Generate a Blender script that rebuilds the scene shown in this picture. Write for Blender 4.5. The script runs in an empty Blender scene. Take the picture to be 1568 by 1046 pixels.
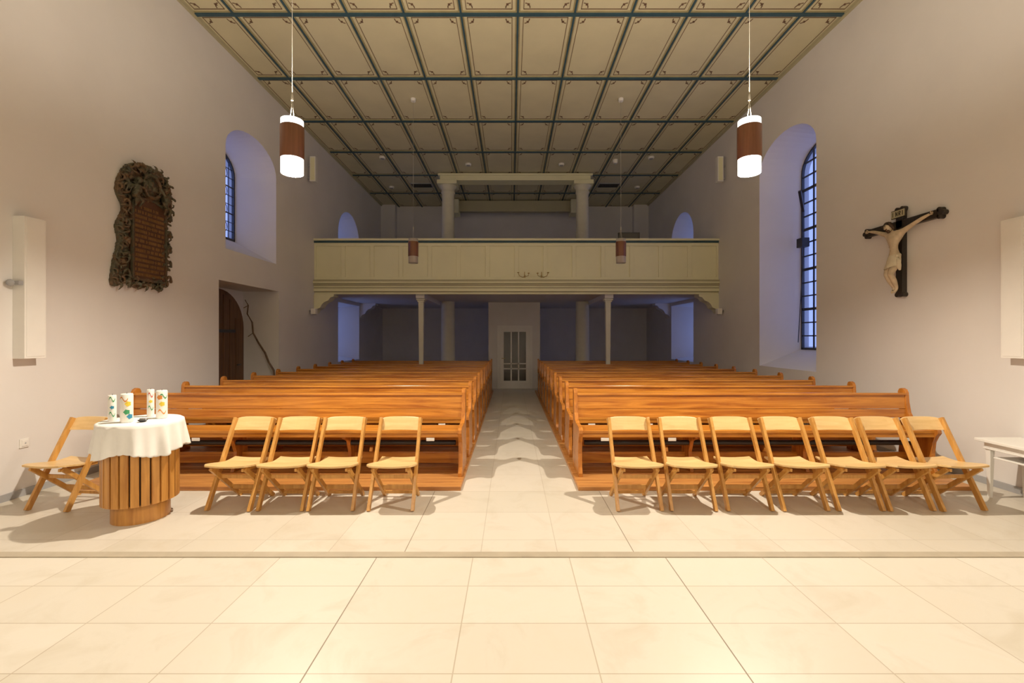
import bpy, bmesh, math, random
from mathutils import Vector, Matrix
random.seed(7)
S = bpy.context.scene
COL = S.collection

# ------------------------------------------------------------------ materials
def new_mat(name):
    m = bpy.data.materials.new(name); m.use_nodes = True
    nt = m.node_tree; b = nt.nodes['Principled BSDF']
    return m, nt, b

def ramp(nt, fac, stops):
    r = nt.nodes.new('ShaderNodeValToRGB')
    e = r.color_ramp.elements
    while len(e) < len(stops): e.new(0.5)
    for i, (p, c) in enumerate(stops):
        e[i].position = p; e[i].color = (*c, 1)
    nt.links.new(fac, r.inputs[0]); return r.outputs[0]

def coords(nt, scale=(1, 1, 1), loc=(0, 0, 0), rnd=False):
    tc = nt.nodes.new('ShaderNodeTexCoord')
    mp = nt.nodes.new('ShaderNodeMapping')
    mp.inputs['Scale'].default_value = scale; mp.inputs['Location'].default_value = loc
    nt.links.new(tc.outputs['Object'], mp.inputs[0])
    out = mp.outputs[0]
    if rnd:
        oi = nt.nodes.new('ShaderNodeObjectInfo')
        ml = nt.nodes.new('ShaderNodeMath'); ml.operation = 'MULTIPLY'; ml.inputs[1].default_value = 37.0
        nt.links.new(oi.outputs['Random'], ml.inputs[0])
        ad = nt.nodes.new('ShaderNodeVectorMath'); ad.operation = 'ADD'
        nt.links.new(out, ad.inputs[0]); nt.links.new(ml.outputs[0], ad.inputs[1])
        out = ad.outputs[0]
    return out

def noise(nt, vec, scale, detail=4, rough=0.55, dist=0.0):
    n = nt.nodes.new('ShaderNodeTexNoise')
    n.inputs['Scale'].default_value = scale; n.inputs['Detail'].default_value = detail
    n.inputs['Roughness'].default_value = rough; n.inputs['Distortion'].default_value = dist
    nt.links.new(vec, n.inputs['Vector']); return n.outputs['Fac']

def bump(nt, b, h, strength, dist=0.01):
    bp = nt.nodes.new('ShaderNodeBump'); bp.inputs['Strength'].default_value = strength
    bp.inputs['Distance'].default_value = dist
    nt.links.new(h, bp.inputs['Height']); nt.links.new(bp.outputs[0], b.inputs['Normal'])

def wood(name, lo, hi, axis='x', rough=0.35, sc=1.0):
    m, nt, b = new_mat(name)
    s = {'x': (1.2, 22, 22), 'y': (22, 1.2, 22), 'z': (22, 22, 1.2)}[axis]
    v = coords(nt, tuple(k*sc for k in s), rnd=True)
    f = noise(nt, v, 1.0, 6, 0.6, 0.6)
    c = ramp(nt, f, [(0.34, lo), (0.5, tuple((a+c)/2 for a, c in zip(lo, hi))), (0.66, hi)])
    nt.links.new(c, b.inputs['Base Color'])
    b.inputs['Roughness'].default_value = rough
    bump(nt, b, f, 0.08, 0.004)
    return m

def plain(name, col, rough=0.6, metal=0.0, var=0.12, nscale=6.0, bmp=0.05):
    m, nt, b = new_mat(name)
    v = coords(nt)
    f = noise(nt, v, nscale, 5)
    c = ramp(nt, f, [(0.3, tuple(k*(1-var) for k in col)), (0.7, tuple(min(1, k*(1+var)) for k in col))])
    nt.links.new(c, b.inputs['Base Color'])
    b.inputs['Roughness'].default_value = rough; b.inputs['Metallic'].default_value = metal
    if bmp: bump(nt, b, noise(nt, v, nscale*12, 3), bmp, 0.005)
    return m

def emis(name, col, strength):
    m, nt, b = new_mat(name)
    b.inputs['Base Color'].default_value = (.9, .9, .88, 1)
    b.inputs['Emission Color'].default_value = (*col, 1)
    b.inputs['Emission Strength'].default_value = strength
    return m

def tile(name, w, h, loc, c1, c2, mort):
    m, nt, b = new_mat(name)
    v = coords(nt, loc=loc)
    br = nt.nodes.new('ShaderNodeTexBrick'); br.offset = 0.0; br.squash = 1.0
    br.inputs['Scale'].default_value = 1.0
    br.inputs['Color1'].default_value = (*c1, 1); br.inputs['Color2'].default_value = (*c2, 1)
    br.inputs['Mortar'].default_value = (*mort, 1)
    br.inputs['Mortar Size'].default_value = 0.003; br.inputs['Mortar Smooth'].default_value = 0.1
    br.inputs['Brick Width'].default_value = w; br.inputs['Row Height'].default_value = h
    nt.links.new(v, br.inputs['Vector'])
    v2 = coords(nt)
    f = noise(nt, v2, 2.6, 8, 0.65, 0.8)
    c = ramp(nt, f, [(0.3, (.90, .875, .83)), (0.5, (1, 1, 1)), (0.72, (1.0, .98, .95))])
    mx = nt.nodes.new('ShaderNodeMix'); mx.data_type = 'RGBA'; mx.blend_type = 'MULTIPLY'
    mx.inputs['Factor'].default_value = 0.9
    nt.links.new(br.outputs['Color'], mx.inputs[6]); nt.links.new(c, mx.inputs[7])
    nt.links.new(mx.outputs[2], b.inputs['Base Color'])
    b.inputs['Roughness'].default_value = 0.38
    return m

M = {}
M['wall'] = plain('plaster_wall', (.75, .72, .70), 0.85, var=.03, nscale=1.2, bmp=.08)
M['tile_far'] = tile('stone_tiles_nave', .57, .57, (.797, -3.03, 0), (.67, .62, .54), (.61, .565, .48), (.50, .44, .36))
M['tile_near'] = tile('stone_tiles_podium', .626, .342, (.25, -2.62, 0), (.70, .655, .575), (.65, .605, .52), (.48, .41, .32))
M['nosing'] = plain('step_nosing_stone', (.42, .36, .27), 0.5, var=.1)
M['joint'] = plain('floor_joint', (.27, .22, .16), 0.7, var=.1)
M['pew'] = wood('varnished_pine', (.33, .095, .010), (.65, .26, .034), 'x', 0.24)
M['pew_z'] = wood('varnished_pine_upright', (.32, .10, .013), (.58, .21, .032), 'z', 0.26)
M['plat'] = wood('pine_floorboards', (.36, .13, .03), (.60, .27, .07), 'x', 0.4)
M['chair'] = wood('beech_frame', (.48, .22, .045), (.66, .34, .085), 'z', 0.33)
M['chair_s'] = wood('beech_plywood', (.68, .43, .17), (.80, .55, .25), 'x', 0.33)
M['drum'] = wood('table_oak_slats', (.40, .155, .028), (.64, .30, .065), 'z', 0.35)
M['dark_gap'] = plain('dark_gap', (.06, .03, .015), 0.8)
M['cloth'] = plain('white_linen', (.86, .85, .83), 0.9, var=.02, nscale=20)
M['ceil'] = plain('ceiling_panel', (.64, .59, .39), 0.8, var=.05, nscale=1.5)
M['blue'] = plain('batten_blue_grey', (.028, .075, .105), 0.6)
M['olive'] = plain('batten_olive', (.36, .31, .16), 0.7)
M['redln'] = plain('ornament_brown', (.13, .07, .04), 0.7)
M['cream'] = plain('cream_paint', (.82, .79, .54), 0.6, var=.03, nscale=2)
M['creamd'] = plain('cream_paint_dark', (.45, .41, .26), 0.6, var=.03, nscale=2)  # darker cream for moulding lines, ceiling trim, rear girder and title plate
M['post'] = plain('column_stone_paint', (.70, .67, .55), 0.7, var=.04)
M['white'] = plain('white_paint', (.84, .82, .78), 0.5, var=.02)
M['grey'] = plain('grey_plastic', (.35, .35, .36), 0.5, var=.03)
M['black'] = plain('black_metal', (.02, .02, .022), 0.5, var=.1)
M['iron'] = plain('wrought_iron', (.03, .033, .04), 0.55, var=.1)
M['ddoor'] = wood('dark_oak_door', (.07, .028, .01), (.15, .065, .025), 'z', 0.5)
M['branch'] = wood('branch_bark', (.08, .045, .03), (.2, .12, .07), 'z', 0.8)
M['lampwood'] = wood('lamp_copper_brown', (.13, .045, .018), (.20, .07, .03), 'z', 0.35)
M['opal_on'] = emis('opal_glass_lit', (1, .95, .86), 6.0)
M['opal_off'] = plain('opal_glass_unlit', (.5, .45, .40), 0.3)
M['cord'] = plain('cord_white', (.45, .42, .36), 0.5)
M['brass'] = plain('brass', (.45, .30, .10), 0.35, 1.0)
M['plaque'] = plain('inscription_panel', (.085, .035, .016), 0.5, 0.1, var=.3, nscale=8)
M['letters'] = plain('gilt_letters', (.24, .12, .04), 0.45, 0.3, var=.2)
M['ebony'] = wood('ebony_cross', (.012, .010, .008), (.035, .026, .02), 'z', 0.4)
M['flesh'] = plain('carved_ivory_flesh', (.58, .46, .31), 0.5, var=.2, nscale=14)
M['loin'] = plain('loincloth', (.68, .59, .43), 0.6, var=.12)
M['hair'] = plain('hair_brown', (.05, .025, .012), 0.6, var=.3)
M['wax'] = plain('candle_wax', (.86, .84, .78), 0.4, var=.02)
for n, c in dict(green=(.04, .32, .12), orange=(.75, .25, .03), blue2=(.03, .25, .42), yellow=(.8, .6, .05), red=(.6, .04, .03)).items():
    M[n] = plain('wax_' + n, c, 0.4, var=.05)
m, nt, b = new_mat('carved_polychrome_wood')
v = coords(nt)
f = noise(nt, v, 7, 6, .65, .5)
c = ramp(nt, f, [(.30, (.028, .026, .016)), (.45, (.080, .076, .046)), (.55, (.10, .058, .030)), (.70, (.18, .105, .048))])
nt.links.new(c, b.inputs['Base Color']); b.inputs['Roughness'].default_value = .5; b.inputs['Metallic'].default_value = .15
bump(nt, b, noise(nt, v, 45, 4), .6, .01)
M['carved'] = m
m, nt, b = new_mat('window_glass')
nt.nodes.remove(b)
tr = nt.nodes.new('ShaderNodeBsdfTransparent'); tr.inputs[0].default_value = (.72, .80, .95, 1)
gl = nt.nodes.new('ShaderNodeBsdfGlossy'); gl.inputs['Roughness'].default_value = .08
mx = nt.nodes.new('ShaderNodeMixShader'); mx.inputs[0].default_value = .06
nt.links.new(tr.outputs[0], mx.inputs[1]); nt.links.new(gl.outputs[0], mx.inputs[2])
nt.links.new(mx.outputs[0], nt.nodes['Material Output'].inputs[0])
M['glass'] = m
m, nt, b = new_mat('dark_door_glass')
b.inputs['Base Color'].default_value = (.05, .045, .04, 1); b.inputs['Roughness'].default_value = .1
M['dglass'] = m

# ------------------------------------------------------------------ builder
class B:
    def __init__(s):
        s.bm = bmesh.new(); s.mats = []
    def mi(s, k):
        if k not in s.mats: s.mats.append(k)
        return s.mats.index(k)
    def _new(s, verts, faces, k, smooth=False):
        i = s.mi(k); vs = [s.bm.verts.new(v) for v in verts]
        for f in faces:
            try:
                fc = s.bm.faces.new([vs[j] for j in f]); fc.material_index = i; fc.smooth = smooth
            except ValueError: pass
    def box(s, x0, x1, y0, y1, z0, z1, k):
        v = [(x, y, z) for x in (x0, x1) for y in (y0, y1) for z in (z0, z1)]
        s._new(v, [(0,1,3,2),(4,6,7,5),(0,4,5,1),(2,3,7,6),(0,2,6,4),(1,5,7,3)], k)
    def beam(s, p, q, w, h, k, up=(0, 0, 1), w2=None, h2=None):
        p = Vector(p); q = Vector(q); d = (q-p).normalized(); u = Vector(up)
        if abs(d.dot(u)) > .98: u = Vector((0, 1, 0))
        a = d.cross(u).normalized(); c = a.cross(d).normalized()
        w2 = w if w2 is None else w2; h2 = h if h2 is None else h2
        vs = []
        for P, W, H in ((p, w, h), (q, w2, h2)):
            for sx, sy in ((-1,-1),(1,-1),(1,1),(-1,1)):
                vs.append(P + a*sx*W/2 + c*sy*H/2)
        s._new(vs, [(3,2,1,0),(4,5,6,7),(0,1,5,4),(1,2,6,5),(2,3,7,6),(3,0,4,7)], k)
    def lathe(s, prof, k, c=(0, 0, 0), n=24, smooth=True, caps=True):
        vs = []; fs = []
        for r, z in prof:
            for i in range(n):
                a = 2*math.pi*i/n
                vs.append((c[0]+r*math.cos(a), c[1]+r*math.sin(a), c[2]+z))
        for j in range(len(prof)-1):
            for i in range(n):
                i2 = (i+1) % n
                fs.append((j*n+i, j*n+i2, (j+1)*n+i2, (j+1)*n+i))
        s._new(vs, fs, k, smooth)
        if caps:
            s._new(vs[:n], [tuple(range(n))[::-1]], k); s._new(vs[-n:], [tuple(range(n))], k)
    def prism(s, pts, fn, t0, t1, k):
        n = len(pts)
        vs = [fn(u, v, t0) for u, v in pts] + [fn(u, v, t1) for u, v in pts]
        fs = [tuple(range(n))[::-1], tuple(range(n, 2*n))] + [(i, (i+1) % n, n+(i+1) % n, n+i) for i in range(n)]
        s._new(vs, fs, k)
    def tube(s, pts, r, k, n=8, rs=None):
        pts = [Vector(p) for p in pts]; vs = []; fs = []
        for j, p in enumerate(pts):
            d = (pts[min(j+1, len(pts)-1)] - pts[max(j-1, 0)]).normalized()
            u = Vector((0, 0, 1)) if abs(d.z) < .95 else Vector((0, 1, 0))
            a = d.cross(u).normalized(); c = a.cross(d)
            R = rs[j] if rs else r
            for i in range(n):
                t = 2*math.pi*i/n; vs.append(p + a*math.cos(t)*R + c*math.sin(t)*R)
        for j in range(len(pts)-1):
            for i in range(n):
                i2 = (i+1) % n; fs.append((j*n+i, j*n+i2, (j+1)*n+i2, (j+1)*n+i))
        fs.append(tuple(range(n))[::-1]); fs.append(tuple(range((len(pts)-1)*n, len(pts)*n)))
        s._new(vs, fs, k, True)
    def ball(s, c, r, k, sc=(1, 1, 1), rot=None, sub=2):
        i = s.mi(k)
        mt = Matrix.Translation(c) @ (rot if rot else Matrix.Identity(4)) @ Matrix.Diagonal((r*sc[0], r*sc[1], r*sc[2], 1))
        g = bmesh.ops.create_icosphere(s.bm, subdivisions=sub, radius=1, matrix=mt)
        fs = set(f for v in g['verts'] for f in v.link_faces)
        for f in fs: f.material_index = i; f.smooth = True
    def mesh(s, name):
        bmesh.ops.recalc_face_normals(s.bm, faces=s.bm.faces[:])
        me = bpy.data.meshes.new(name); s.bm.to_mesh(me); s.bm.free()
        for k in s.mats: me.materials.append(M[k])
        return me
    def obj(s, name, loc=(0, 0, 0), rot=0, bevel=0, seg=2, parent=None):
        o = bpy.data.objects.new(name, s.mesh(name)); COL.objects.link(o)
        o.location = loc; o.rotation_euler = (0, 0, rot)
        if bevel: add_bevel(o, bevel, seg)
        if parent: o.parent = parent
        return o

def add_bevel(o, w, seg=2):
    md = o.modifiers.new('bevel', 'BEVEL'); md.width = w; md.segments = seg
    md.limit_method = 'ANGLE'; md.angle_limit = math.radians(40)
def inst(o, name, loc, rot=0):
    c = o.copy(); c.name = name; COL.objects.link(c); c.location = loc; c.rotation_euler = (0, 0, rot); return c
def empty(name, loc=(0, 0, 0), rot=0):
    e = bpy.data.objects.new(name, None); COL.objects.link(e); e.location = loc; e.rotation_euler = (0, 0, rot)
    e.empty_display_size = .1; return e

# ------------------------------------------------------------------ room constants
XL, XR = -4.95, 5.20
YF, YB = -3.2, 17.5
ZC = 6.64
POD = 0.17

def profile(y0, y1, z0, zs, rise, n=16):
    pts = [(y0, z0), (y1, z0)]
    if rise < .02: return pts + [(y1, zs), (y0, zs)]
    c = (y0+y1)/2; a = (y1-y0)/2
    for i in range(n+1):
        t = math.pi*i/n
        pts.append((c+a*math.cos(t), zs+rise*math.sin(t)))
    return pts

def loft_cutter(P0, x0, P1, x1):
    b = B(); n = len(P0)
    vs = [(x0, y, z) for y, z in P0] + [(x1, y, z) for y, z in P1]
    fs = [tuple(range(n))[::-1], tuple(range(n, 2*n))] + [(i, (i+1) % n, n+(i+1) % n, n+i) for i in range(n)]
    b._new(vs, fs, 'wall'); return b.obj('cut')

def carve(o, cutters):
    for c in cutters:
        md = o.modifiers.new('b', 'BOOLEAN'); md.operation = 'DIFFERENCE'; md.object = c; md.solver = 'EXACT'
    bpy.context.view_layer.update()
    dg = bpy.context.evaluated_depsgraph_get()
    me = bpy.data.meshes.new_from_object(o.evaluated_get(dg))
    o.modifiers.clear(); o.data = me
    for c in cutters: bpy.data.objects.remove(c, do_unlink=True)

TH = 0.92
def side(sgn, X, wins, name, niche=None):
    b = B()
    xa, xb = sorted((X, X+sgn*TH))
    b.box(xa, xb, YF-.3, YB+.3, -.1, ZC+.2, 'wall')
    o = b.obj(name)
    cuts = []
    for (a, c) in wins:
        cuts.append(loft_cutter(profile(*a), X-sgn*.01, profile(*c), X+sgn*(TH+.01)))
    if niche:
        cuts.append(loft_cutter(niche, X-sgn*.01, niche, X+sgn*.76))
    carve(o, cuts); return o

L1 = ((7.88, 9.58, 3.14, 4.95, .50), (8.08, 9.40, 3.66, 4.90, .45))
L2 = ((13.0, 14.8, .90, 2.62, 0), (13.2, 14.6, 1.05, 2.55, 0))
L3 = ((13.0, 14.8, 3.70, 4.60, .80), (13.2, 14.6, 3.9, 4.55, .65))
R1 = ((7.76, 9.54, 1.01, 4.98, .55), (7.98, 9.36, 1.42, 4.93, .50))
side(-1, XL, [L1, L2, L3], 'wall_left', [(7.70, -.0), (9.69, -.0), (9.69, 2.58), (7.70, 2.58)])
side(1, XR, [R1, L2, L3], 'wall_right')

b = B(); b.box(XL-TH, XR+TH, YB, YB+.3, -.1, ZC+.2, 'wall')
b.box(XL, XL+.55, YB-.25, YB, 2.96, ZC, 'wall'); b.box(XR-.55, XR, YB-.25, YB, 2.96, ZC, 'wall')
b.obj('wall_back')
b = B(); b.box(XL-TH, XR+TH, YF-.3, YF, -.1, ZC+.2, 'wall'); b.obj('wall_front')

b = B(); b.box(XL-TH, XR+TH, 2.9, YB+.2, -.1, 0, 'tile_far')
for x in (-.797, .913): b.box(x-.003, x+.003, 3.06, 4.74, 0, .0006, 'joint')
b.obj('floor')
b = B(); b.box(XL, XR, YF, 2.955, -.1, POD, 'tile_near')
b.box(XL, XR, 2.955, 2.970, -.1, POD-.006, 'nosing')
b.box(XL, XR, 2.970, 3.04, -.1, POD, 'nosing')
for x in (-.876, 1.002): b.box(x-.003, x+.003, YF, 2.955, POD, POD+.0006, 'joint')
b.obj('floor_altar_podium', bevel=.003)

# ------------------------------------------------------------------ windows
def window(name, sgn, X, pr, nx, dz, bw, lattice=False):
    xg = X + sgn*.80
    f = .80/TH
    (a, c) = pr
    y0, y1, z0, zs, rise = [a[i]+(c[i]-a[i])*f for i in range(5)]
    b = B()
    P = profile(y0-.03, y1+.03, z0-.03, zs, rise+.03 if rise else .03)
    if not rise: P = [(y0-.03, z0-.03), (y1+.03, z0-.03), (y1+.03, zs+.03), (y0-.03, zs+.03)]
    b.prism(P, lambda u, v, t: (xg+sgn*.02+t, u, v), 0, .006, 'glass')
    Q = profile(y0, y1, z0, zs, rise, 16)
    n = len(Q)
    for i in range(n):
        p, q = Q[i], Q[(i+1) % n]
        b.beam((xg, *p), (xg, *q), .06, .05, 'iron', up=(1, 0, 0))
    cy = (y0+y1)/2; hw = (y1-y0)/2
    def top(y):
        t = (y-cy)/hw
        return zs + (rise*math.sqrt(max(0, 1-t*t)) if rise else 0)
    for i in range(1, nx):
        y = y0+(y1-y0)*i/nx
        b.beam((xg, y, z0), (xg, y, top(y)), bw*(1.6 if i*2 == nx else 1), bw, 'iron', up=(1, 0, 0))
    z = z0+dz; j = 0
    while z < zs+rise-.05:
        h = hw if z <= zs else hw*math.sqrt(max(0, 1-((z-zs)/rise)**2))
        j += 1
        b.beam((xg, cy-h, z), (xg, cy+h, z), bw*(2.0 if j % 3 == 0 else 1), bw, 'iron', up=(1, 0, 0))
        z += dz
    if lattice:
        zz = z0+.25
        while zz < zs+rise-.2:
            for yy in [y0+(y1-y0)*k/4 for k in (1, 3)]:
                pts = [(xg, yy+.12*math.cos(t*math.pi/6), zz+.12*math.sin(t*math.pi/6)) for t in range(13)]
                b.tube(pts, .008, 'iron', 4)
            zz += .36
    return b.obj(name)
window('window_1', -1, XL, L1, 8, .18, .012, True)
window('window_2', -1, XL, L2, 4, .35, .016)
window('window_3', -1, XL, L3, 4, .35, .016)
window('window_4', 1, XR, R1, 4, .27, .026)
window('window_5', 1, XR, L2, 4, .35, .016)
window('window_6', 1, XR, L3, 4, .35, .016)

b = B()
b.beam((5.70, 9.0, 4.50), (5.90, 9.2, 4.15), .05, .05, 'black')
b.beam((5.88, 9.2, 4.2), (5.88, 9.2, 3.5), .03, .03, 'black')
b.box(5.80, 5.95, 9.08, 9.26, 3.42, 3.60, 'black')
b.tube([(5.92, 9.2, 3.5), (5.88, 9.25, 2.4), (5.86, 9.3, 1.5)], .008, 'black')
b.obj('window_opener_arm', bevel=.005)

# ------------------------------------------------------------------ ceiling
b = B()
b.box(XL-.1, XR+.1, YF, YB+.1, ZC, ZC+.15, 'ceil')
xs = [.1+.882*k for k in range(-5, 6)]
ys = [7.07+1.75*k for k in range(-6, 7)]
ys = [y for y in ys if YF < y < YB]
for x in xs:
    b.box(x-.036, x+.036, YF, YB, ZC-.012, ZC, 'olive')
    b.box(x-.014, x+.014, YF, YB, ZC-.030, ZC-.012, 'blue')
for y in ys:
    b.box(XL, XR, y-.055, y+.055, ZC-.014, ZC, 'olive')
    b.box(XL, XR, y-.032, y+.032, ZC-.034, ZC-.014, 'blue')
ex = [XL]+xs+[XR]; ey = [YF]+ys+[YB]
for i in range(len(ex)-1):
    for j in range(len(ey)-1):
        a0, a1, c0, c1 = ex[i], ex[i+1], ey[j], ey[j+1]
        if c1-c0 < .3: continue
        for ins, w, k in ((.085, .009, 'redln'),):
            z0 = ZC-.005
            b.box(a0+ins, a0+ins+w, c0+ins, c1-ins, z0, ZC, k); b.box(a1-ins-w, a1-ins, c0+ins, c1-ins, z0, ZC, k)
            b.box(a0+ins, a1-ins, c0+ins, c0+ins+w*1.6, z0, ZC, k); b.box(a0+ins, a1-ins, c1-ins-w*1.6, c1-ins, z0, ZC, k)
        for sx, X0 in ((1, a0), (-1, a1)):
            for sy, Y0 in ((1, c0), (-1, c1)):
                cx, cy = X0+sx*.11, Y0+sy*.12
                pts = [(cx+sx*.075*math.cos(t*math.pi/10), cy+sy*.10*math.sin(t*math.pi/10), ZC-.004) for t in range(6)]
                b.tube(pts, .008, 'redln', 4)
                b.box(cx+sx*.05-.018, cx+sx*.05+.018, cy+sy*.07-.02, cy+sy*.07+.02, ZC-.006, ZC, 'redln')
b.obj('ceiling')
b = B()
b.box(XL, XL+.05, YF, YB, ZC-.05, ZC-.001, 'creamd'); b.obj('trim_1')
b = B()
b.box(XR-.05, XR, YF, YB, ZC-.05, ZC-.001, 'creamd'); b.obj('trim_2')

b0 = None
for i, (x, y) in enumerate([(-3.6, 12.7), (-1.25, 13.2), (1.45, 13.2), (3.9, 12.7), (-4.0, 15.2), (4.2, 15.2)]):
    if b0 is None:
        b = B(); b.lathe([(.075, -.05), (.085, -.03), (.085, 0)], 'white'); b.lathe([(.055, -.055), (.055, -.045)], 'grey')
        b0 = b.obj('ceiling_spotlight', (x, y, ZC))
    else: inst(b0, 'ceiling_spotlight', (x, y, ZC))
b = B(); b.lathe([(.05, -.10), (.07, -.06), (.07, 0)], 'white'); b.lathe([(.02, -.13), (.035, -.10)], 'grey')
b.obj('smoke_detector', (2.95, 12.9, ZC))
v0 = None
for x in (-2.95, 3.2):
    if v0 is None:
        b = B(); b.box(-.35, .35, -.18, .18, -.03, 0, 'grey')
        for k in range(7): b.box(-.32, .32, -.16+k*.05, -.14+k*.05, -.04, -.03, 'black')
        v0 = b.obj('ceiling_vent_grille', (x, 15.0, ZC))
    else: inst(v0, 'ceiling_vent_grille', (x, 15.0, ZC))

# ------------------------------------------------------------------ gallery
GY = 11.42
b = B()
b.box(XL, XR, GY+.02, YB, 2.72, 2.95, 'wall')
b.box(XL, XR, GY+.03, GY+.13, 2.95, 4.0, 'cream')
N = 14; W = (XR-XL)/N
for i in range(N+1):
    x = XL+i*W
    b.box(max(XL, x-.05), min(XR, x+.05), GY+.004, GY+.03, 3.04, 3.98, 'cream')
b.box(XL, XR, GY+.002, GY+.03, 3.04, 3.12, 'cream'); b.box(XL, XR, GY+.002, GY+.03, 3.90, 3.98, 'cream')
b.box(XL, XR, GY-.02, GY+.15, 3.98, 4.03, 'blue')
b.box(XL, XR, GY-.05, GY+.19, 4.03, 4.08, 'cream')
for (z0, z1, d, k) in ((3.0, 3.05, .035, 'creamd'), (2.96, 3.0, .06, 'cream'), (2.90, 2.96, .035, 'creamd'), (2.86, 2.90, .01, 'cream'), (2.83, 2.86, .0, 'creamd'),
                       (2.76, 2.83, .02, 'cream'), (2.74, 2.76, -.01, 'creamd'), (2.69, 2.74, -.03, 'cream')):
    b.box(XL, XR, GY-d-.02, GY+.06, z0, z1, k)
for x in (-2.31, 2.475):
    b.box(x-.11, x+.11, GY+.1, 14.1, 2.60, 2.72, 'wall')
b.obj('gallery_balcony', bevel=.004)

def corbel(name, sgn, X, y=0, k='cream'):
    b = B()
    P = [(0, .32), (.50, .32), (.50, .26), (.42, .24), (.36, .16), (.26, .12), (.20, .06), (.16, -.02), (.06, -.06), (0, -.16)]
    b.prism(P, lambda u, v, t: (X-sgn*u, t, v), GY-.02, GY+.28, k)
    return b.obj(name, (0, y, 2.37 if not y else 2.40), bevel=.006)
corbel('gallery_corbel', -1, XL); corbel('gallery_corbel', 1, XR)
corbel('gallery_corbel', -1, XL, 3.5, 'wall'); corbel('gallery_corbel', 1, XR, 3.5, 'wall')

def gpost(name, x):
    b = B()
    b.beam((0, 0, .05), (0, 0, 2.46), .09, .09, 'post', w2=.13, h2=.13)
    b.box(-.055, .055, -.05, .05, 0, .12, 'post')
    b.box(-.085, .085, -.085, .085, 2.46, 2.50, 'post'); b.box(-.11, .11, -.11, .11, 2.50, 2.55, 'post')
    return b.obj(name, (x, GY+.26, .048), bevel=.006)
gpost('gallery_post', -2.31); gpost('gallery_post', 2.475)

def column(name, x):
    b = B()
    b.lathe([(.30, 0), (.30, .12), (.25, .18), (.215, .25), (.21, 2.0), (.20, 2.71)], 'post', n=32)
    b.lathe([(.27, 2.95), (.27, 3.05), (.22, 3.12), (.215, 3.2), (.185, 6.02), (.20, 6.05), (.22, 6.08), (.20, 6.11), (.20, 6.18), (.25, 6.24), (.27, 6.28)], 'post', n=32)
    b.box(-.30, .30, -.30, .30, 6.28, 6.40, 'cream')
    return b.obj(name, (x, 14.1, 0), bevel=.008)
column('round_column', -1.96); column('round_column', 2.20)
b = B(); b.box(-2.18, 2.42, 13.88, 14.32, 6.40, 6.58, 'cream'); b.box(-2.24, 2.48, 13.84, 14.36, 6.54, 6.605, 'cream')
b.obj('ceiling_girder', bevel=.01)
b = B(); b.box(-1.9, 2.15, 16.6, 16.8, 6.20, 6.60, 'creamd'); b.box(-2.3, -1.9, 16.4, 17.0, 6.1, 6.6, 'cream'); b.box(2.15, 2.55, 16.4, 17.0, 6.1, 6.6, 'cream')
b.obj('ceiling_girder_rear', bevel=.01)

def bracket(name, x, s):
    b = B()
    b.lathe([(.02, 0), (.03, .01), (.01, .03), (.008, .14)], 'brass', n=10)
    b.tube([(0, .06, .03), (s*.05, -.02, .0), (s*.13, -.06, .03), (s*.16, -.06, .10)], .008, 'brass', 6)
    b.tube([(0, 0, .05), (-s*.04, -.03, .02), (-s*.09, -.05, .04), (-s*.10, -.05, .09)], .007, 'brass', 6)
    b.lathe([(.008, 0), (.03, .015), (.03, .02)], 'brass', (s*.16, -.06, .10), 10)
    b.lathe([(.025, 0), (.022, .02)], 'brass', (-s*.10, -.05, .09), 10)
    return b.obj(name, (x, GY-.07, 3.10))
bracket('candle_bracket', .33, -1); bracket('candle_bracket', .75, 1)

b = B(); b.box(-.28, .28, -.02, .04, 0, .30, 'black'); b.box(-.26, .26, -.025, -.02, .02, .28, 'dglass'); b.box(-.03, .03, 0, .05, -1.08, 0, 'black'); b.box(-.2, .2, -.12, .16, -1.115, -1.08, 'black')
b.obj('music_monitor', (3.10, 12.0, 4.07), bevel=.004)

def spk(name, x, y, sg):
    b = B(); b.box(-.07, .07, -.06, .06, -.30, .30, 'white'); b.box(-.05, .05, -.066, -.06, -.27, .27, 'cream')
    b.beam((0, .05, .1), (sg*.16, .05, .1), .03, .03, 'grey'); b.beam((0, .05, -.2), (sg*.16, .05, -.2), .03, .03, 'grey')
    o = b.obj(name, (x, y, 5.66), bevel=.008); return o
spk('column_speaker', XL+.17, 11.0, -1); spk('column_speaker', XR-.17, 11.0, 1)
def sml(name, x, sg):
    b = B(); b.box(-.06, .06, -.07, .05, -.07, .07, 'white'); b.lathe([(.045, 0), (.045, .01)], 'grey', (0, 0, -.082)); b.beam((0, 0, .02), (sg*.12, 0, .02), .03, .03, 'grey')
    return b.obj(name, (x, 11.15, 2.24), bevel=.01)
sml('wall_spotlight', XL+.12, -1); sml('wall_spotlight', XR-.12, 1)

# ------------------------------------------------------------------ vestibule with glazed door
b = B()
VY = 14.3
b.box(-.72, -.44, VY, YB, 0, 2.71, 'wall'); b.box(.66, .90, VY, YB, 0, 2.71, 'wall')
b.box(-.44, .66, VY, YB, 1.98, 2.71, 'wall'); b.box(-.44, .66, VY+.2, YB, 0, 1.98, 'wall')
b.obj('wall_vestibule')
b = B()
for x0, x1 in ((-.44, -.36), (.58, .66)): b.box(x0, x1, VY-.03, VY+.12, 0, 1.98, 'white')
b.box(-.36, .58, VY-.03, VY+.12, 1.90, 1.98, 'white')
b.box(-.36, -.24, VY+.02, VY+.08, 0.0, 1.90, 'white'); b.box(.46, .58, VY+.02, VY+.08, 0, 1.90, 'white')
b.box(-.24, .46, VY+.02, VY+.08, 1.78, 1.90, 'white'); b.box(-.24, .46, VY+.02, VY+.08, 0, .24, 'white')
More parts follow.
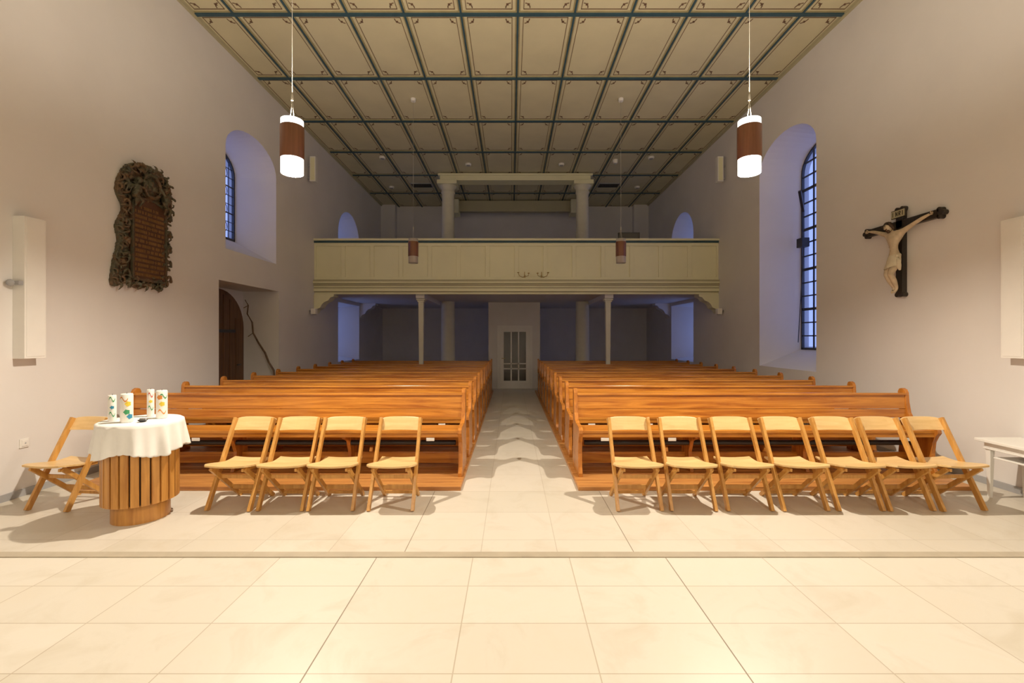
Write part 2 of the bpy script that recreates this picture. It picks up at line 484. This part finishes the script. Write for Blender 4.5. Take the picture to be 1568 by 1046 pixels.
for k in (1, 2):
    x = -.24+.70*k/3; b.box(x-.02, x+.02, VY+.03, VY+.07, .24, 1.78, 'white')
for z in (.62, .78): b.box(-.24, .46, VY+.03, VY+.07, z-.02, z+.02, 'white')
b.box(-.24, .46, VY+.045, VY+.055, .24, 1.78, 'dglass')
b.tube([(-.30, VY+.02, .95), (-.30, VY-.03, .95), (-.20, VY-.03, .95)], .01, 'brass')
b.obj('door_1', bevel=.004)

b = B()
P = profile(7.92, 9.52, 0, 1.80, .74, 20)
b.prism(P, lambda u, v, t: (t, u, v), -5.70, -5.60, 'ddoor')
for i in range(1, 8):
    y = 7.92+.2*i; c = (y-8.72)/.8; zt = 1.80+.74*math.sqrt(max(0, 1-c*c))
    b.box(-5.60, -5.585, y-.09, y+.09 if i < 8 else y, .02, zt-.08 if i not in (1, 7) else 2.0, 'ddoor')
for z in (.5, 1.7): b.box(-5.585, -5.575, 7.98, 9.2, z, z+.06, 'iron')
b.tube([(-5.6, 9.3, 1.05), (-5.53, 9.3, 1.05), (-5.53, 9.18, 1.05)], .012, 'iron')
b.obj('door_2', bevel=.004)

b = B()
pts = [(-5.62, 9.60, 2.40), (-5.55, 9.60, 2.28), (-5.56, 9.58, 2.10), (-5.45, 9.57, 1.92), (-5.42, 9.55, 1.70), (-5.30, 9.53, 1.50), (-5.14, 9.50, 1.28), (-5.05, 9.46, 1.10), (-4.92, 9.42, .92), (-4.86, 9.38, .6), (-4.80, 9.34, .3), (-4.78, 9.3, .0)]
b.tube(pts, .02, 'branch', 8, [.008, .012, .014, .016, .017, .018, .02, .02, .021, .022, .023, .024])
b.tube([(-5.55, 9.60, 2.28), (-5.62, 9.55, 2.22)], .008, 'branch', 6)
b.tube([(-5.42, 9.55, 1.70), (-5.50, 9.5, 1.62)], .008, 'branch', 6)
b.obj('leaning_branch')

# ------------------------------------------------------------------ pew platforms & pews
def platform(name, x0, x1):
    b = B(); y = 4.75; n = int((13.6-4.75)/.148)
    for i in range(n):
        b.box(x0, x1, y+i*.148, y+i*.148+.144, 0.0, .045, 'plat')
    b.box(x0+.01, x1-.01, y+.01, y+n*.148-.01, 0, .04, 'dark_gap')
    return b.obj(name, bevel=.004)
platform('pew_platform', -4.60, -.53); platform('pew_platform', .70, 4.85)

def pew_mesh(w):
    b = B(); h = w/2
    def board(z0, z1, k='pew', t=.028):
        s = .10
        f = lambda z: -.02+(z-.5)*s
        P = [(f(z0), z0), (f(z0)-t, z0), (f(z1)-t, z1), (f(z1), z1)]
        b.prism(P, lambda u, v, x: (x, u, v), -h+.04, h-.04, k)
    board(.705, .865); board(.60, .698)
    board(.865, .890, t=.045)
    b.box(-h+.04, h-.04, -.40, -.21, .485, .515, 'pew'); b.box(-h+.04, h-.04, -.205, -.03, .480, .510, 'pew')
    b.box(-h+.04, h-.04, -.395, -.37, .44, .485, 'pew')
    b.box(-h+.04, h-.04, -.05, -.02, .06, .19, 'pew')
    b.box(-h+.04, h-.04, .02, .17, .60, .62, 'pew'); b.box(-h+.04, h-.04, .155, .17, .62, .66, 'pew')
    b.box(-h+.04, h-.04, .12, .24, .10, .125, 'pew')
    P = [(.10, 0), (.07, .25), (.055, .5), (.085, .84), (.088, .90), (.07, .935), (.035, .945), (.0, .93), (-.02, .895), (-.03, .78), (-.055, .66), (-.10, .59),
         (-.18, .565), (-.30, .56), (-.40, .55), (-.435, .525), (-.44, .49), (-.41, .45), (-.375, .38), (-.36, .25), (-.375, .10), (-.41, .04), (-.41, 0)]
    for x in (-h, h-.045):
        b.prism(P, lambda u, v, t: (t, u, v), x, x+.045, 'pew_z')
    Q = [(.09, 0), (.05, .3), (.045, .60), (-.01, .60), (-.05, .48), (-.36, .48), (-.36, .42), (-.22, .36), (-.16, .22), (-.17, .10), (-.22, 0)]
    for x in (-w/6, w/6):
        b.prism(Q, lambda u, v, t: (t, u, v), x-.02, x+.02, 'pew_z')
    b.tube([(-h+.1, -.16, .33), (h-.1, -.16, .33)], .03, 'black', 10)
    for x in (-h+.25, -h+1.0, h-.4): b.box(x, x+.09, -.402, -.396, .40, .435, 'white')
    return b
p0 = pew_mesh(4.02).obj('church_pew', (-2.56, 5.48, .045), bevel=.006)
for r in range(10):
    y = 5.48+.84*r
    if r: inst(p0, 'church_pew', (-2.56, y, .045))
    inst(p0, 'church_pew', (2.76, y, .045))

# ------------------------------------------------------------------ folding chairs
b = B()
for s in (-1, 1):
    b.beam((s*.203, .0, .0), (s*.196, .40, .79), .028, .046, 'chair', up=(0, 1, 0))
    b.beam((s*.168, .44, .0), (s*.165, .0, .395), .026, .042, 'chair', up=(0, 1, 0))
    b.beam((s*.150, -.02, .385), (s*.150, .33, .366), .02, .028, 'chair')
n = 10; vs = []
for i in range(n+1):
    x = -.21+.42*i/n; c = .035*(1-(x/.21)**2)
    for dy, z in ((-.012, .675), (.012, .675), (.020, .795), (-.004, .795)):
        zz = z - (.018*abs(x/.21)**6 if z > .7 else 0)
        vs.append((x, .355+c+dy+(z-.675)*.5, zz))
fs = []
for i in range(n):
    for k in range(4): fs.append((i*4+k, i*4+(k+1) % 4, i*4+4+(k+1) % 4, i*4+4+k))
fs += [(0, 1, 2, 3), (n*4+3, n*4+2, n*4+1, n*4)]
b._new(vs, fs, 'chair_s')
rows = []
for j in range(9):
    t = j/8; y = -.055+.42*t
    hw = .225 if t < .45 else .225-.045*min(1, (t-.45)/.12)
    if j == 0: hw = .185
    if j == 1: hw = .22
    z = .425+.012*math.cos(t*math.pi*1.6)-.015*t
    rows.append((y, hw, z))
vs = []; fs = []; m_ = 8
for (y, hw, z) in rows:
    for i in range(m_+1):
        x = -hw+2*hw*i/m_; vs.append((x, y, z-.010*(1-(x/hw)**2)))
nn = len(vs)
vs += [(x, y, z-.018) for x, y, z in vs]
w_ = m_+1
for j in range(8):
    for i in range(m_):
        a = j*w_+i; fs.append((a, a+1, a+w_+1, a+w_)); fs.append((nn+a+w_, nn+a+w_+1, nn+a+1, nn+a))
for i in range(m_): fs.append((i+1, i, nn+i, nn+i+1)); a = 8*w_+i; fs.append((a, a+1, nn+a+1, nn+a))
for j in range(8): a = j*w_; fs.append((a, a+w_, nn+a+w_, nn+a)); a = j*w_+m_; fs.append((a+w_, a, nn+a, nn+a+w_))
b._new(vs, fs, 'chair_s')
b.beam((-.165, .385, .05), (.165, .385, .05), .02, .03, 'chair'); b.beam((-.165, .30, .13), (.165, .30, .13), .016, .04, 'chair')
b.beam((-.195, .14, .28), (.195, .14, .28), .018, .035, 'chair')
b.tube([(-.205, .217, .40), (-.16, .217, .39)], .006, 'grey'); b.tube([(.205, .217, .40), (.16, .217, .39)], .006, 'grey')
c0 = b.obj('folding_chair', (-2.61, 4.19, 0), bevel=.004)
for i, (x, r) in enumerate([(-4.28, -.10), (-2.13, .0), (-1.666, .02), (-1.113, .0), (1.185, .02), (1.68, -.02), (2.20, .0), (2.713, .02), (3.22, .0), (3.69, .03), (4.17, .06)]):
    inst(c0, 'folding_chair', (x, 4.19, 0), r)
c0.rotation_euler[2] = -.06
for x, y, r in ((-4.3, 14.9, 0), (-3.7, 15.0, .1), (-3.1, 14.9, 0)):
    inst(c0, 'folding_chair', (x, y, 0), r)

# ------------------------------------------------------------------ round slatted table with cloth & candles
TX, TY = -3.31, 4.07
b = B()
b.lathe([(.212, 0), (.212, .17), (.205, .19)], 'drum', n=32)
b.lathe([(.252, .17), (.252, .84)], 'dark_gap', n=32)
ns = 24
for i in range(ns):
    a = 2*math.pi*i/ns; ca, sa = math.cos(a), math.sin(a); R = .266
    b.beam((R*ca, R*sa, .165), (R*ca, R*sa, .845), .058, .024, 'drum', up=(ca, sa, 0))
b.lathe([(.300, .845), (.300, .862)], 'drum', n=40)
tb = b.obj('round_slatted_table', (TX, TY, 0), bevel=.003)
b = B(); n = 200
vs = []; fs = []
def ring_pts(fr):
    out = []
    for i in range(n):
        a = 2*math.pi*i/n
        drop = .225+.050*abs(math.cos(2*(a+.5)))**2.0+.007*abs(math.sin(a*20))
        if fr <= 0:
            r = .306+fr; z = .868
            out.append((r*math.cos(a), r*math.sin(a), z))
        else:
            fold = math.sin(a*11+1.5*math.sin(a*3))*.65+math.sin(a*19+2)*.35
            r = .312+.022*fr+.033*fold*fr**.9
            z = .868-.012*min(1, fr*6)-drop*fr
            out.append((r*math.cos(a), r*math.sin(a), z))
    return out
frs = [-.30, -.2, -.05, -.01, .03, .12, .25, .4, .55, .7, .85, .95, 1.0]
for fr in frs: vs += ring_pts(fr)
for j in range(len(frs)-1):
    for i in range(n): fs.append((j*n+i, j*n+(i+1) % n, (j+1)*n+(i+1) % n, (j+1)*n+i))
fs.append(tuple(range(n)))
b._new(vs, fs, 'cloth', True)
cl = b.obj('tablecloth', (TX, TY, 0))
md = cl.modifiers.new('s', 'SOLIDIFY'); md.thickness = .002; md.offset = -1

def candle(name, x, y, r, h, marks):
    b = B()
    b.lathe([(r*.96, 0), (r, .006), (r, h-.008), (r*.9, h), (r*.5, h-.004), (.003, h-.005)], 'wax', n=28)
    b.tube([(0, 0, h-.006), (.002, 0, h+.012)], .0018, 'black', 6)
    for (a0, z0, kind, k) in marks:
        if kind == 'disc':
            R = r*.55; cells = 10
            vsx = [((r+.002)*math.cos(a0), (r+.002)*math.sin(a0), z0)]
            for i in range(cells):
                t = 2*math.pi*i/cells; rr = R*(1 if i % 2 else .75)
                a = a0+rr*math.cos(t)/r; vsx.append(((r+.002)*math.cos(a), (r+.002)*math.sin(a), z0+rr*math.sin(t)))
            b._new(vsx, [(0, i+1, (i+1) % cells+1) for i in range(cells)], k)
        else:
            vsx = []
            for i in range(7):
                a = a0-.7+1.4*i/6; zz = z0+.02*math.sin(i*1.1)
                for dz in (-.006, .006): vsx.append(((r+.002)*math.cos(a), (r+.002)*math.sin(a), zz+dz))
            b._new(vsx, [(2*i, 2*i+1, 2*i+3, 2*i+2) for i in range(6)], k)
    return b.obj(name, (x, y, .871))
A = -math.pi*.28
candle('decorated_candle', -3.50, 3.99, .030, .225, [(A, .19, 'band', 'green'), (A, .12, 'disc', 'blue2'), (A, .06, 'band', 'green')])
candle('decorated_candle', -3.33, 3.94, .045, .245, [(A, .09, 'disc', 'green'), (A+.2, .16, 'disc', 'yellow'), (A-.5, .20, 'band', 'orange'), (A+.5, .05, 'disc', 'blue2')])
candle('decorated_candle', -3.345, 4.22, .028, .25, [(A, .20, 'band', 'red'), (A, .14, 'disc', 'yellow'), (A, .08, 'band', 'green')])
candle('decorated_candle', -3.18, 4.14, .043, .25, [(A, .13, 'disc', 'yellow'), (A-.4, .19, 'disc', 'orange'), (A+.3, .20, 'band', 'green'), (A, .06, 'band', 'orange')])
b = B(); b.lathe([(.02, 0), (.035, .012), (.037, .016), (.025, .008)], 'black', n=20); b.box(-.02, .03, -.01, .01, .012, .03, 'grey')
b.obj('candle_snuffer_dish', (-3.20, 3.95, .871))

# ------------------------------------------------------------------ pendants
def pendant(name, x, y, on, zb=3.17):
    e = empty(name, (x, y, zb))
    b = B(); n = 36
    b.lathe([(.106, .14), (.108, .145), (.108, .445), (.106, .45), (.102, .45), (.102, .14)], 'lampwood', n=n, caps=False)
    b.obj('shade', parent=e)
    b = B(); k = 'opal_on' if on else 'opal_off'
    b.lathe([(.098, .0), (.100, .0), (.100, .51), (.095, .51), (.095, .02), (.095, .0)], k, n=n, caps=False)
    b.lathe([(.095, .28), (.095, .30)], 'white', n=n)
    b.obj('opal_tube', parent=e)
    b = B()
    b.beam((-.10, 0, .505), (.10, 0, .505), .008, .008, 'cord')
    b.tube([(-.02, 0, .505), (0, 0, .72)], .003, 'cord', 6); b.tube([(.02, 0, .505), (0, 0, .72)], .003, 'cord', 6)
    b.lathe([(.010, .70), (.010, .75), (.004, .77)], 'cord', n=12)
    b.tube([(0, 0, .76), (0, 0, ZC-zb-.03)], .0022, 'cord', 8)
    b.lathe([(.05, ZC-zb-.06), (.055, ZC-zb-.001)], 'white', n=16)
    b.obj('cord', parent=e)
    if on:
        for z, p, r in ((.05, on, .03), (.48, on*.42, .03)):
            l = bpy.data.lights.new('bulb', 'POINT'); l.energy = p; l.color = (1, .86, .68); l.shadow_soft_size = r
            lo = bpy.data.objects.new('bulb', l); COL.objects.link(lo); lo.parent = e; lo.location = (0, 0, z)
    return e
pendant('pendant_lamp', -2.10, 4.36, 460); pendant('pendant_lamp', 2.28, 4.36, 460)
pendant('pendant_lamp', -2.10, -.88, 310); pendant('pendant_lamp', 2.28, -.88, 310)
pendant('pendant_lamp', -2.07, 9.6, 0); pendant('pendant_lamp', 2.31, 9.6, 0)

# ------------------------------------------------------------------ wall items
def tallspk(name, x, sg):
    b = B(); b.box(-.06, .06, -.105, .105, -.71, .71, 'white')
    xx = -sg*.06
    b.box(min(xx, xx-sg*.004), max(xx, xx-sg*.004), -.088, .088, -.69, .69, 'white')
    b.box(-.03, .05, -.15, -.105, .02, .06, 'grey'); b.ball((sg*.02, -.16, .04), .035, 'grey')
    return b.obj(name, (x, 4.62, 2.10), bevel=.006)
tallspk('wall_column_loudspeaker', XL+.06, -1); tallspk('wall_column_loudspeaker', XR-.06, 1)
b = B(); b.box(0, .012, -.045, .045, -.045, .045, 'white'); b.box(.012, .018, -.03, .03, -.03, .03, 'white'); b.ball((.016, 0, 0), .008, 'grey')
b.obj('wall_socket', (XL, 4.62, .53), bevel=.003)
b = B(); b.box(XL, XL+.02, 3.06, 7.70, 0, .07, 'grey'); b.box(XL, XL+.02, 9.69, 14.2, 0, .07, 'grey'); b.obj('baseboard_left')
b = B(); b.box(XR-.02, XR, 3.06, 17.4, 0, .07, 'grey'); b.obj('baseboard_right')

# carved epitaph
poly = [(-.16, .835), (.02, .80), (.20, .865), (.42, .775), (.51, .42), (.38, .20), (.45, -.12), (.35, -.28), (.38, -.46), (.32, -.82), (.15, -.765), (-.08, -.833), (-.28, -.78), (-.49, -.835), (-.48, -.59), (-.40, -.25), (-.43, -.05), (-.33, .185), (-.43, .40), (-.35, .66)]
def smooth_poly(P, n=6):
    out = []
    N = len(P)
    for i in range(N):
        p0, p1, p2, p3 = [Vector(P[(i+k-1) % N]) for k in range(4)]
        for j in range(n):
            t = j/n
            out.append(.5*((2*p1)+(-p0+p2)*t+(2*p0-5*p1+4*p2-p3)*t*t+(-p0+3*p1-3*p2+p3)*t**3))
    return [(v.x, v.y) for v in out]
SP = smooth_poly(poly)
epi = empty('carved_epitaph', (XL+.001, 6.08, 3.06))
fn = lambda u, v, t: (t, u, v)
b = B(); C = 'carved'
b.prism([(u*.97, v*.98) for u, v in SP], fn, .0, .05, C)
def leaf(u, v, ang, L, wd=.35):
    pts = []; rs = []
    for t in range(8):
        s = t/7; a = ang+1.6*s
        u += math.cos(a)*L/8; v += math.sin(a)*L/8
        pts.append((.055+.045*math.sin(s*math.pi), u, v)); rs.append(max(.004, L*wd*.35*math.sin((s*.8+.15)*math.pi)))
    b.tube(pts, .01, C, 6, rs)
n_ = len(SP)
for i in range(0, n_, 3):
    u, v = SP[i]; u2, v2 = SP[(i+3) % n_]
    ang = math.atan2(v2-v, u2-u)
    for sg_ in (-1, 1):
        leaf(u*.90, v*.94, ang+sg_*.9-.8, .13)
    leaf(u*.84, v*.90, ang+math.pi-.5, .10)
    b.ball((.06, u*.86, v*.92), .022, C, sub=1)
for sx in (-1, 1):
    for (v0, R) in ((.20, .075), (-.04, .065), (-.26, .06), (-.46, .065), (-.68, .07)):
        pts = [(.075+.02*math.sin(t*.5), .03+sx*(.35+R*(1-t/16)*math.cos(t*.62)*.8), v0+R*(1-t/16)*math.sin(t*.62)*1.5) for t in range(15)]
        b.tube(pts, .014, C, 6, [.020-.0009*t for t in range(15)])
b.tube([(.13, .03+.14*math.cos(t*math.pi/10), .56+.15*math.sin(t*math.pi/10)) for t in range(21)], .022, C, 8)
b.ball((.08, .03, .56), .12, C, (.45, 1, 1.1), sub=3)
for dx, dz in ((0, .03), (-.04, -.03), (.045, -.02)): b.ball((.13, .03+dx, .56+dz), .035, C, (.6, 1, 1.2))
for sx in (-1, 1):
    bx = .03+sx*.25
    b.tube([(.10, bx, .36), (.13, bx, .43), (.12, bx-sx*.01, .50), (.12, bx-sx*.02, .53)], .04, C, 10, [.045, .055, .048, .022])
    b.ball((.14, bx-sx*.025, .575), .040, C, (1, .92, 1.1)); b.ball((.18, bx-sx*.03, .570), .009, C)
    b.tube([(.12, bx, .50), (.16, bx-sx*.07, .49), (.15, bx-sx*.11, .57)], .02, C, 7, [.022, .019, .014])
    b.tube([(.12, bx+sx*.02, .50), (.13, bx+sx*.08, .46), (.12, bx+sx*.10, .38)], .02, C, 7, [.022, .019, .013])
    b.tube([(.12, bx+sx*.02, .36), (.17, bx+sx*.04, .31), (.13, bx+sx*.03, .23)], .028, C, 7, [.032, .028, .016])
    b.tube([(.12, bx-sx*.02, .36), (.17, bx-sx*.05, .31), (.13, bx-sx*.04, .24)], .026, C, 7, [.032, .026, .016])
    for t in range(6): leaf(bx+sx*.03, .50+.02*t, (0 if sx > 0 else math.pi)+.35*(t-2)*sx-.5, .17, .25)
    pts = [(.10, .03+sx*(.12+.10*(1-t/14)*math.cos(t*.6)), .755+.07*(1-t/14)*math.sin(t*.6)) for t in range(13)]
    b.tube(pts, .02, C, 6, [.024-.001*t for t in range(13)])
for t in range(7): leaf(.03+(t-3)*.035, .74, math.pi/2-.8-(t-3)*.22, .13, .3)
for _ in range(46):
    leaf(random.uniform(-.32, .38), random.uniform(.40, .76), random.uniform(0, 6.28), random.uniform(.07, .13))
for t in range(9): leaf(-.33+t*.085, -.765, random.uniform(0, 6.28), .10)
fr_ = b.obj('carved_frame', parent=epi)
md = fr_.modifiers.new('fuse', 'REMESH'); md.mode = 'VOXEL'; md.voxel_size = .008; md.use_smooth_shade = True
tx = bpy.data.textures.new('chisel', 'CLOUDS'); tx.noise_scale = .035
md = fr_.modifiers.new('chisel', 'DISPLACE'); md.texture = tx; md.strength = .018; md.mid_level = .5; md.texture_coords = 'LOCAL'
b = B()
pp = [(-.25, -.70), (.31, -.70), (.31, .26)] + [(.03+.28*math.cos(t*math.pi/10), .26+.12*math.sin(t*math.pi/10)) for t in range(1, 10)] + [(-.25, .26)]
b.prism(pp, fn, .04, .095, 'plaque')
Pc = pp+[pp[0]]
for i in range(len(pp)): b.beam((.095, *Pc[i]), (.095, *Pc[i+1]), .028, .028, 'carved', up=(1, 0, 0))
for k in range(15):
    v = .25-.063*k; u = -.21
    if k == 0: u = -.12
    end = .27 if k else .18
    while u < end:
        w = random.uniform(.012, .024)
        b.box(.095, .100, u, min(u+w, end), v-.02, v+.016, 'letters')
        if random.random() < .5: b.box(.095, .100, u, min(u+w*2, end), v-.004, v+.002, 'letters')
        u += w+(.008 if random.random() < .8 else .028)
b.obj('inscription_panel', parent=epi)

# crucifix
cr = empty('crucifix', (XR-.036, 6.03, 3.10), -math.pi/2)
b = B()
b.box(-.052, .052, -.03, .035, -.93, .20, 'ebony'); b.box(-.56, .56, -.03, .035, -.05, .05, 'ebony')
for x, z in ((-.56, 0), (.56, 0), (0, .20), (0, -.93)):
    if z == 0:
        s = 1 if x > 0 else -1
        for dx, dz in ((0, .04), (0, -.04), (.035*s, 0)): b.prism([(x+dx+.032*math.cos(t*math.pi/8), z+dz+.032*math.sin(t*math.pi/8)) for t in range(16)], lambda u, v, t: (u, t, v), -.03, .035, 'ebony')
    else:
        for dx, dz in ((.04, 0), (-.04, 0)): b.prism([(x+dx+.032*math.cos(t*math.pi/8), z+dz+.032*math.sin(t*math.pi/8)) for t in range(16)], lambda u, v, t: (u, t, v), -.029, .034, 'ebony')
b.obj('cross', parent=cr, bevel=.004)
b = B(); b.box(-.10, .10, -.045, -.03, .095, .185, 'creamd'); b.box(-.11, .11, -.04, -.03, .085, .195, 'ebony')
for x0, shape in ((-.08, 'I'), (-.035, 'N'), (.015, 'R'), (.07, 'I')):
    k = 'ebony'; y0, y1 = -.049, -.045
    b.box(x0, x0+.007, y0, y1, .11, .17, k)
    if shape == 'N': b.box(x0+.025, x0+.032, y0, y1, .11, .17, k); b.beam((x0+.004, -.047, .168), (x0+.028, -.047, .112), .007, .004, k, up=(0, 1, 0))
    if shape == 'R':
        b.box(x0, x0+.026, y0, y1, .163, .17, k); b.box(x0, x0+.026, y0, y1, .137, .144, k); b.box(x0+.022, x0+.029, y0, y1, .14, .168, k)
        b.beam((x0+.01, -.047, .14), (x0+.028, -.047, .112), .007, .004, k, up=(0, 1, 0))
b.obj('inri_plate', parent=cr)

def skin(name, verts, edges, root, mat, parent, sub=2):
    me = bpy.data.meshes.new(name); me.from_pydata([v[:3] for v in verts], edges, []); me.materials.append(M[mat])
    o = bpy.data.objects.new(name, me); COL.objects.link(o); o.parent = parent
    md = o.modifiers.new('skin', 'SKIN'); md.use_smooth_shade = True
    for i, v in enumerate(verts):
        sv = me.skin_vertices[0].data[i]; r = v[3]; sv.radius = (r if not isinstance(r, tuple) else r[0], r if not isinstance(r, tuple) else r[1]); sv.use_root = (i == root)
    sb = o.modifiers.new('sub', 'SUBSURF'); sb.levels = sub; sb.render_levels = sub
    return o
V = [(.012, -.085, -.43, (.066, .050)),
     (.004, -.098, -.345, (.052, .040)),
     (-.006, -.098, -.25, (.082, .054)),
     (-.006, -.090, -.17, (.092, .050)),
     (-.012, -.092, -.105, .026),
     (-.025, -.105, -.075, .024),
     (-.105, -.078, -.125, .042), (-.19, -.070, -.090, .032), (-.285, -.062, -.050, .025), (-.38, -.055, -.015, .023), (-.465, -.048, .008, .015), (-.495, -.046, .012, (.018, .011)),
     (.095, -.078, -.125, .042), (.18, -.070, -.090, .032), (.275, -.062, -.050, .025), (.37, -.055, -.015, .023), (.455, -.048, .008, .015), (.485, -.046, .012, (.018, .011)),
     (-.035, -.09, -.49, .052), (-.036, -.135, -.58, .047), (-.026, -.175, -.665, .035), (-.018, -.130, -.75, .036), (-.008, -.085, -.845, .020), (-.006, -.10, -.875, .019), (-.006, -.125, -.915, (.018, .011)),
     (.052, -.09, -.49, .052), (.042, -.135, -.58, .047), (.034, -.170, -.665, .035), (.034, -.125, -.75, .036), (.026, -.080, -.845, .020), (.018, -.085, -.87, .019), (.014, -.11, -.91, (.018, .011))]
E = [(0,1),(1,2),(2,3),(3,4),(4,5),(3,6),(6,7),(7,8),(8,9),(9,10),(10,11),(3,12),(12,13),(13,14),(14,15),(15,16),(16,17),
     (0,18),(18,19),(19,20),(20,21),(21,22),(22,23),(23,24),(0,25),(25,26),(26,27),(27,28),(28,29),(29,30),(30,31)]
skin('corpus_body', V, E, 0, 'flesh', cr)
b = B()
for s in (-1, 1):
    b.ball((s*.036-.006, -.128, -.185), .036, 'flesh', (1.1, .45, .75))
    for k in range(4):
        b.tube([(-.006+s*.012, -.143+.004*k, -.225-.022*k), (-.006+s*.045, -.136+.005*k, -.232-.022*k), (-.006+s*.070, -.108+.004*k, -.222-.020*k)], .004, 'flesh', 6, [.002, .0045, .003])
b.ball((.002, -.132, -.345), .028, 'flesh', (1, .35, 1.3)); b.ball((.004, -.142, -.352), .004, 'hair', (1, .5, 1))
b.obj('torso_relief', parent=cr)
for s, hx in ((-1, -.497), (1, .487)):
    for k in range(4):
        z = .026-.010*k; L = (.034, .040, .038, .028)[k]
        skin('finger_%d' % k, [(hx-s*.004, -.047, z*.8+.002, .0055), (hx+s*L*.55, -.052, z+.002, .005), (hx+s*L, -.064, z-.002, .0038)], [(0, 1), (1, 2)], 0, 'flesh', cr, 1)
    skin('thumb', [(hx-s*.012, -.050, .020, .006), (hx+s*.004, -.060, .038, .005), (hx+s*.014, -.066, .046, .004)], [(0, 1), (1, 2)], 0, 'flesh', cr, 1)
hd = empty('head', (-.048, -.130, -.028)); hd.parent = cr; hd.rotation_euler = (math.radians(22), math.radians(-24), math.radians(-10)); hd.scale = (1.12, 1.12, 1.12)
b = B()
b.ball((0, 0, .005), .043, 'flesh', (.86, 1.0, 1.25), sub=3)
b.ball((0, -.012, -.030), .028, 'flesh', (.9, 1, .9))
b.beam((0, -.040, .012), (0, -.052, -.010), .010, .010, 'flesh', w2=.016, h2=.014)
for s in (-1, 1):
    b.ball((s*.015, -.038, .010), .007, 'flesh', (1.2, .7, .8)); b.ball((s*.015, -.043, .009), .0035, 'hair', (1.4, .5, .5))
    b.ball((s*.015, -.040, .019), .008, 'hair', (1.3, .5, .3)); b.ball((s*.038, .002, .002), .010, 'flesh', (.4, .8, 1.2))
b.ball((0, -.042, -.022), .009, 'redln', (1.3, .5, .35))
b.ball((0, -.030, -.046), .020, 'hair', (.9, .8, 1.1)); b.ball((0, -.042, -.016), .010, 'hair', (1.5, .5, .25))
b.ball((0, .012, .020), .047, 'hair', (.95, .95, 1.05), sub=3)
for s in (-1, 1): b.tube([(s*.036, .0, .03), (s*.046, .0, -.01), (s*.044, .0, -.05), (s*.05, -.01, -.085)], .013, 'hair', 8, [.014, .016, .013, .005])
for k in range(3):
    b.tube([(.047*math.cos(t*math.pi/8)*.92, .048*math.sin(t*math.pi/8), .034+.005*math.sin(t*1.3+k*2)) for t in range(17)], .004, 'ebony', 5)
for t in range(16): a = t*math.pi/8; b.beam((.045*math.cos(a), .05*math.sin(a), .034), (.058*math.cos(a), .062*math.sin(a), .042+.006*(-1)**t), .003, .003, 'ebony', w2=.0005, h2=.0005)
b.obj('head_mesh', parent=hd)
b = B(); n = 56; vs = []; fs = []
rr = [(-.400, .064, .050), (-.412, .074, .060), (-.43, .076, .062), (-.47, .084, .066), (-.51, .088, .070), (-.55, .092, .074), (-.575, .094, .076)]
for (z, a, c) in rr:
    for i in range(n):
        t = 2*math.pi*i/n; w = 1+.07*math.sin(t*8+z*55)*min(1, (-.39-z)*14)
        vs.append((.008+a*w*math.cos(t), -.09-(-.405-z)*.22+c*w*math.sin(t), z+.022*math.sin(t+1)*(1 if z < -.43 else .3)))
for j in range(len(rr)-1):
    for i in range(n): fs.append((j*n+i, j*n+(i+1) % n, (j+1)*n+(i+1) % n, (j+1)*n+i))
b._new(vs, fs, 'loin', True)
b.ball((.078, -.12, -.43), .024, 'loin', (1, .9, 1.1)); b.tube([(.080, -.12, -.44), (.10, -.12, -.50), (.092, -.11, -.56), (.11, -.11, -.62)], .02, 'loin', 8, [.016, .024, .028, .012])
b.obj('loincloth', parent=cr)
b = B()
for p in ((-.488, -.06, .012), (.478, -.06, .012), (.004, -.115, -.875)): b.ball(p, .007, 'iron')
b.obj('nails', parent=cr)

b = B()
b.box(-.24, .235, -.62, .50, .555, .585, 'white'); b.box(-.20, .215, -.56, .44, .50, .555, 'white')
b.box(-.205, .22, -.57, .45, .485, .50, 'white')
b.box(-.17, .19, -.50, .38, .40, .415, 'white')
for x in (-.17, .185):
    for y in (-.53, .41):
        b.beam((x, y, .50), (x, y, 0), .05, .05, 'white', w2=.028, h2=.028)
b.obj('white_side_table', (4.955, 4.14, 0), bevel=.005)

# ------------------------------------------------------------------ world and camera
w = bpy.data.worlds.new('dusk'); S.world = w; w.use_nodes = True
bg = w.node_tree.nodes['Background']; bg.inputs[0].default_value = (.50, .56, 1.0, 1); bg.inputs[1].default_value = 1.6
cam = bpy.data.cameras.new('camera'); co = bpy.data.objects.new('camera', cam); COL.objects.link(co)
cam.sensor_width = 36; cam.lens = 16.0; cam.shift_y = -.0038; cam.shift_x = .0006
co.location = (0, 0, 1.6); co.rotation_euler = (math.pi/2, 0, 0); cam.clip_start = .05
S.camera = co
S.view_settings.view_transform = 'Standard'
S.view_settings.exposure = -.08
S.view_settings.gamma = 1.08
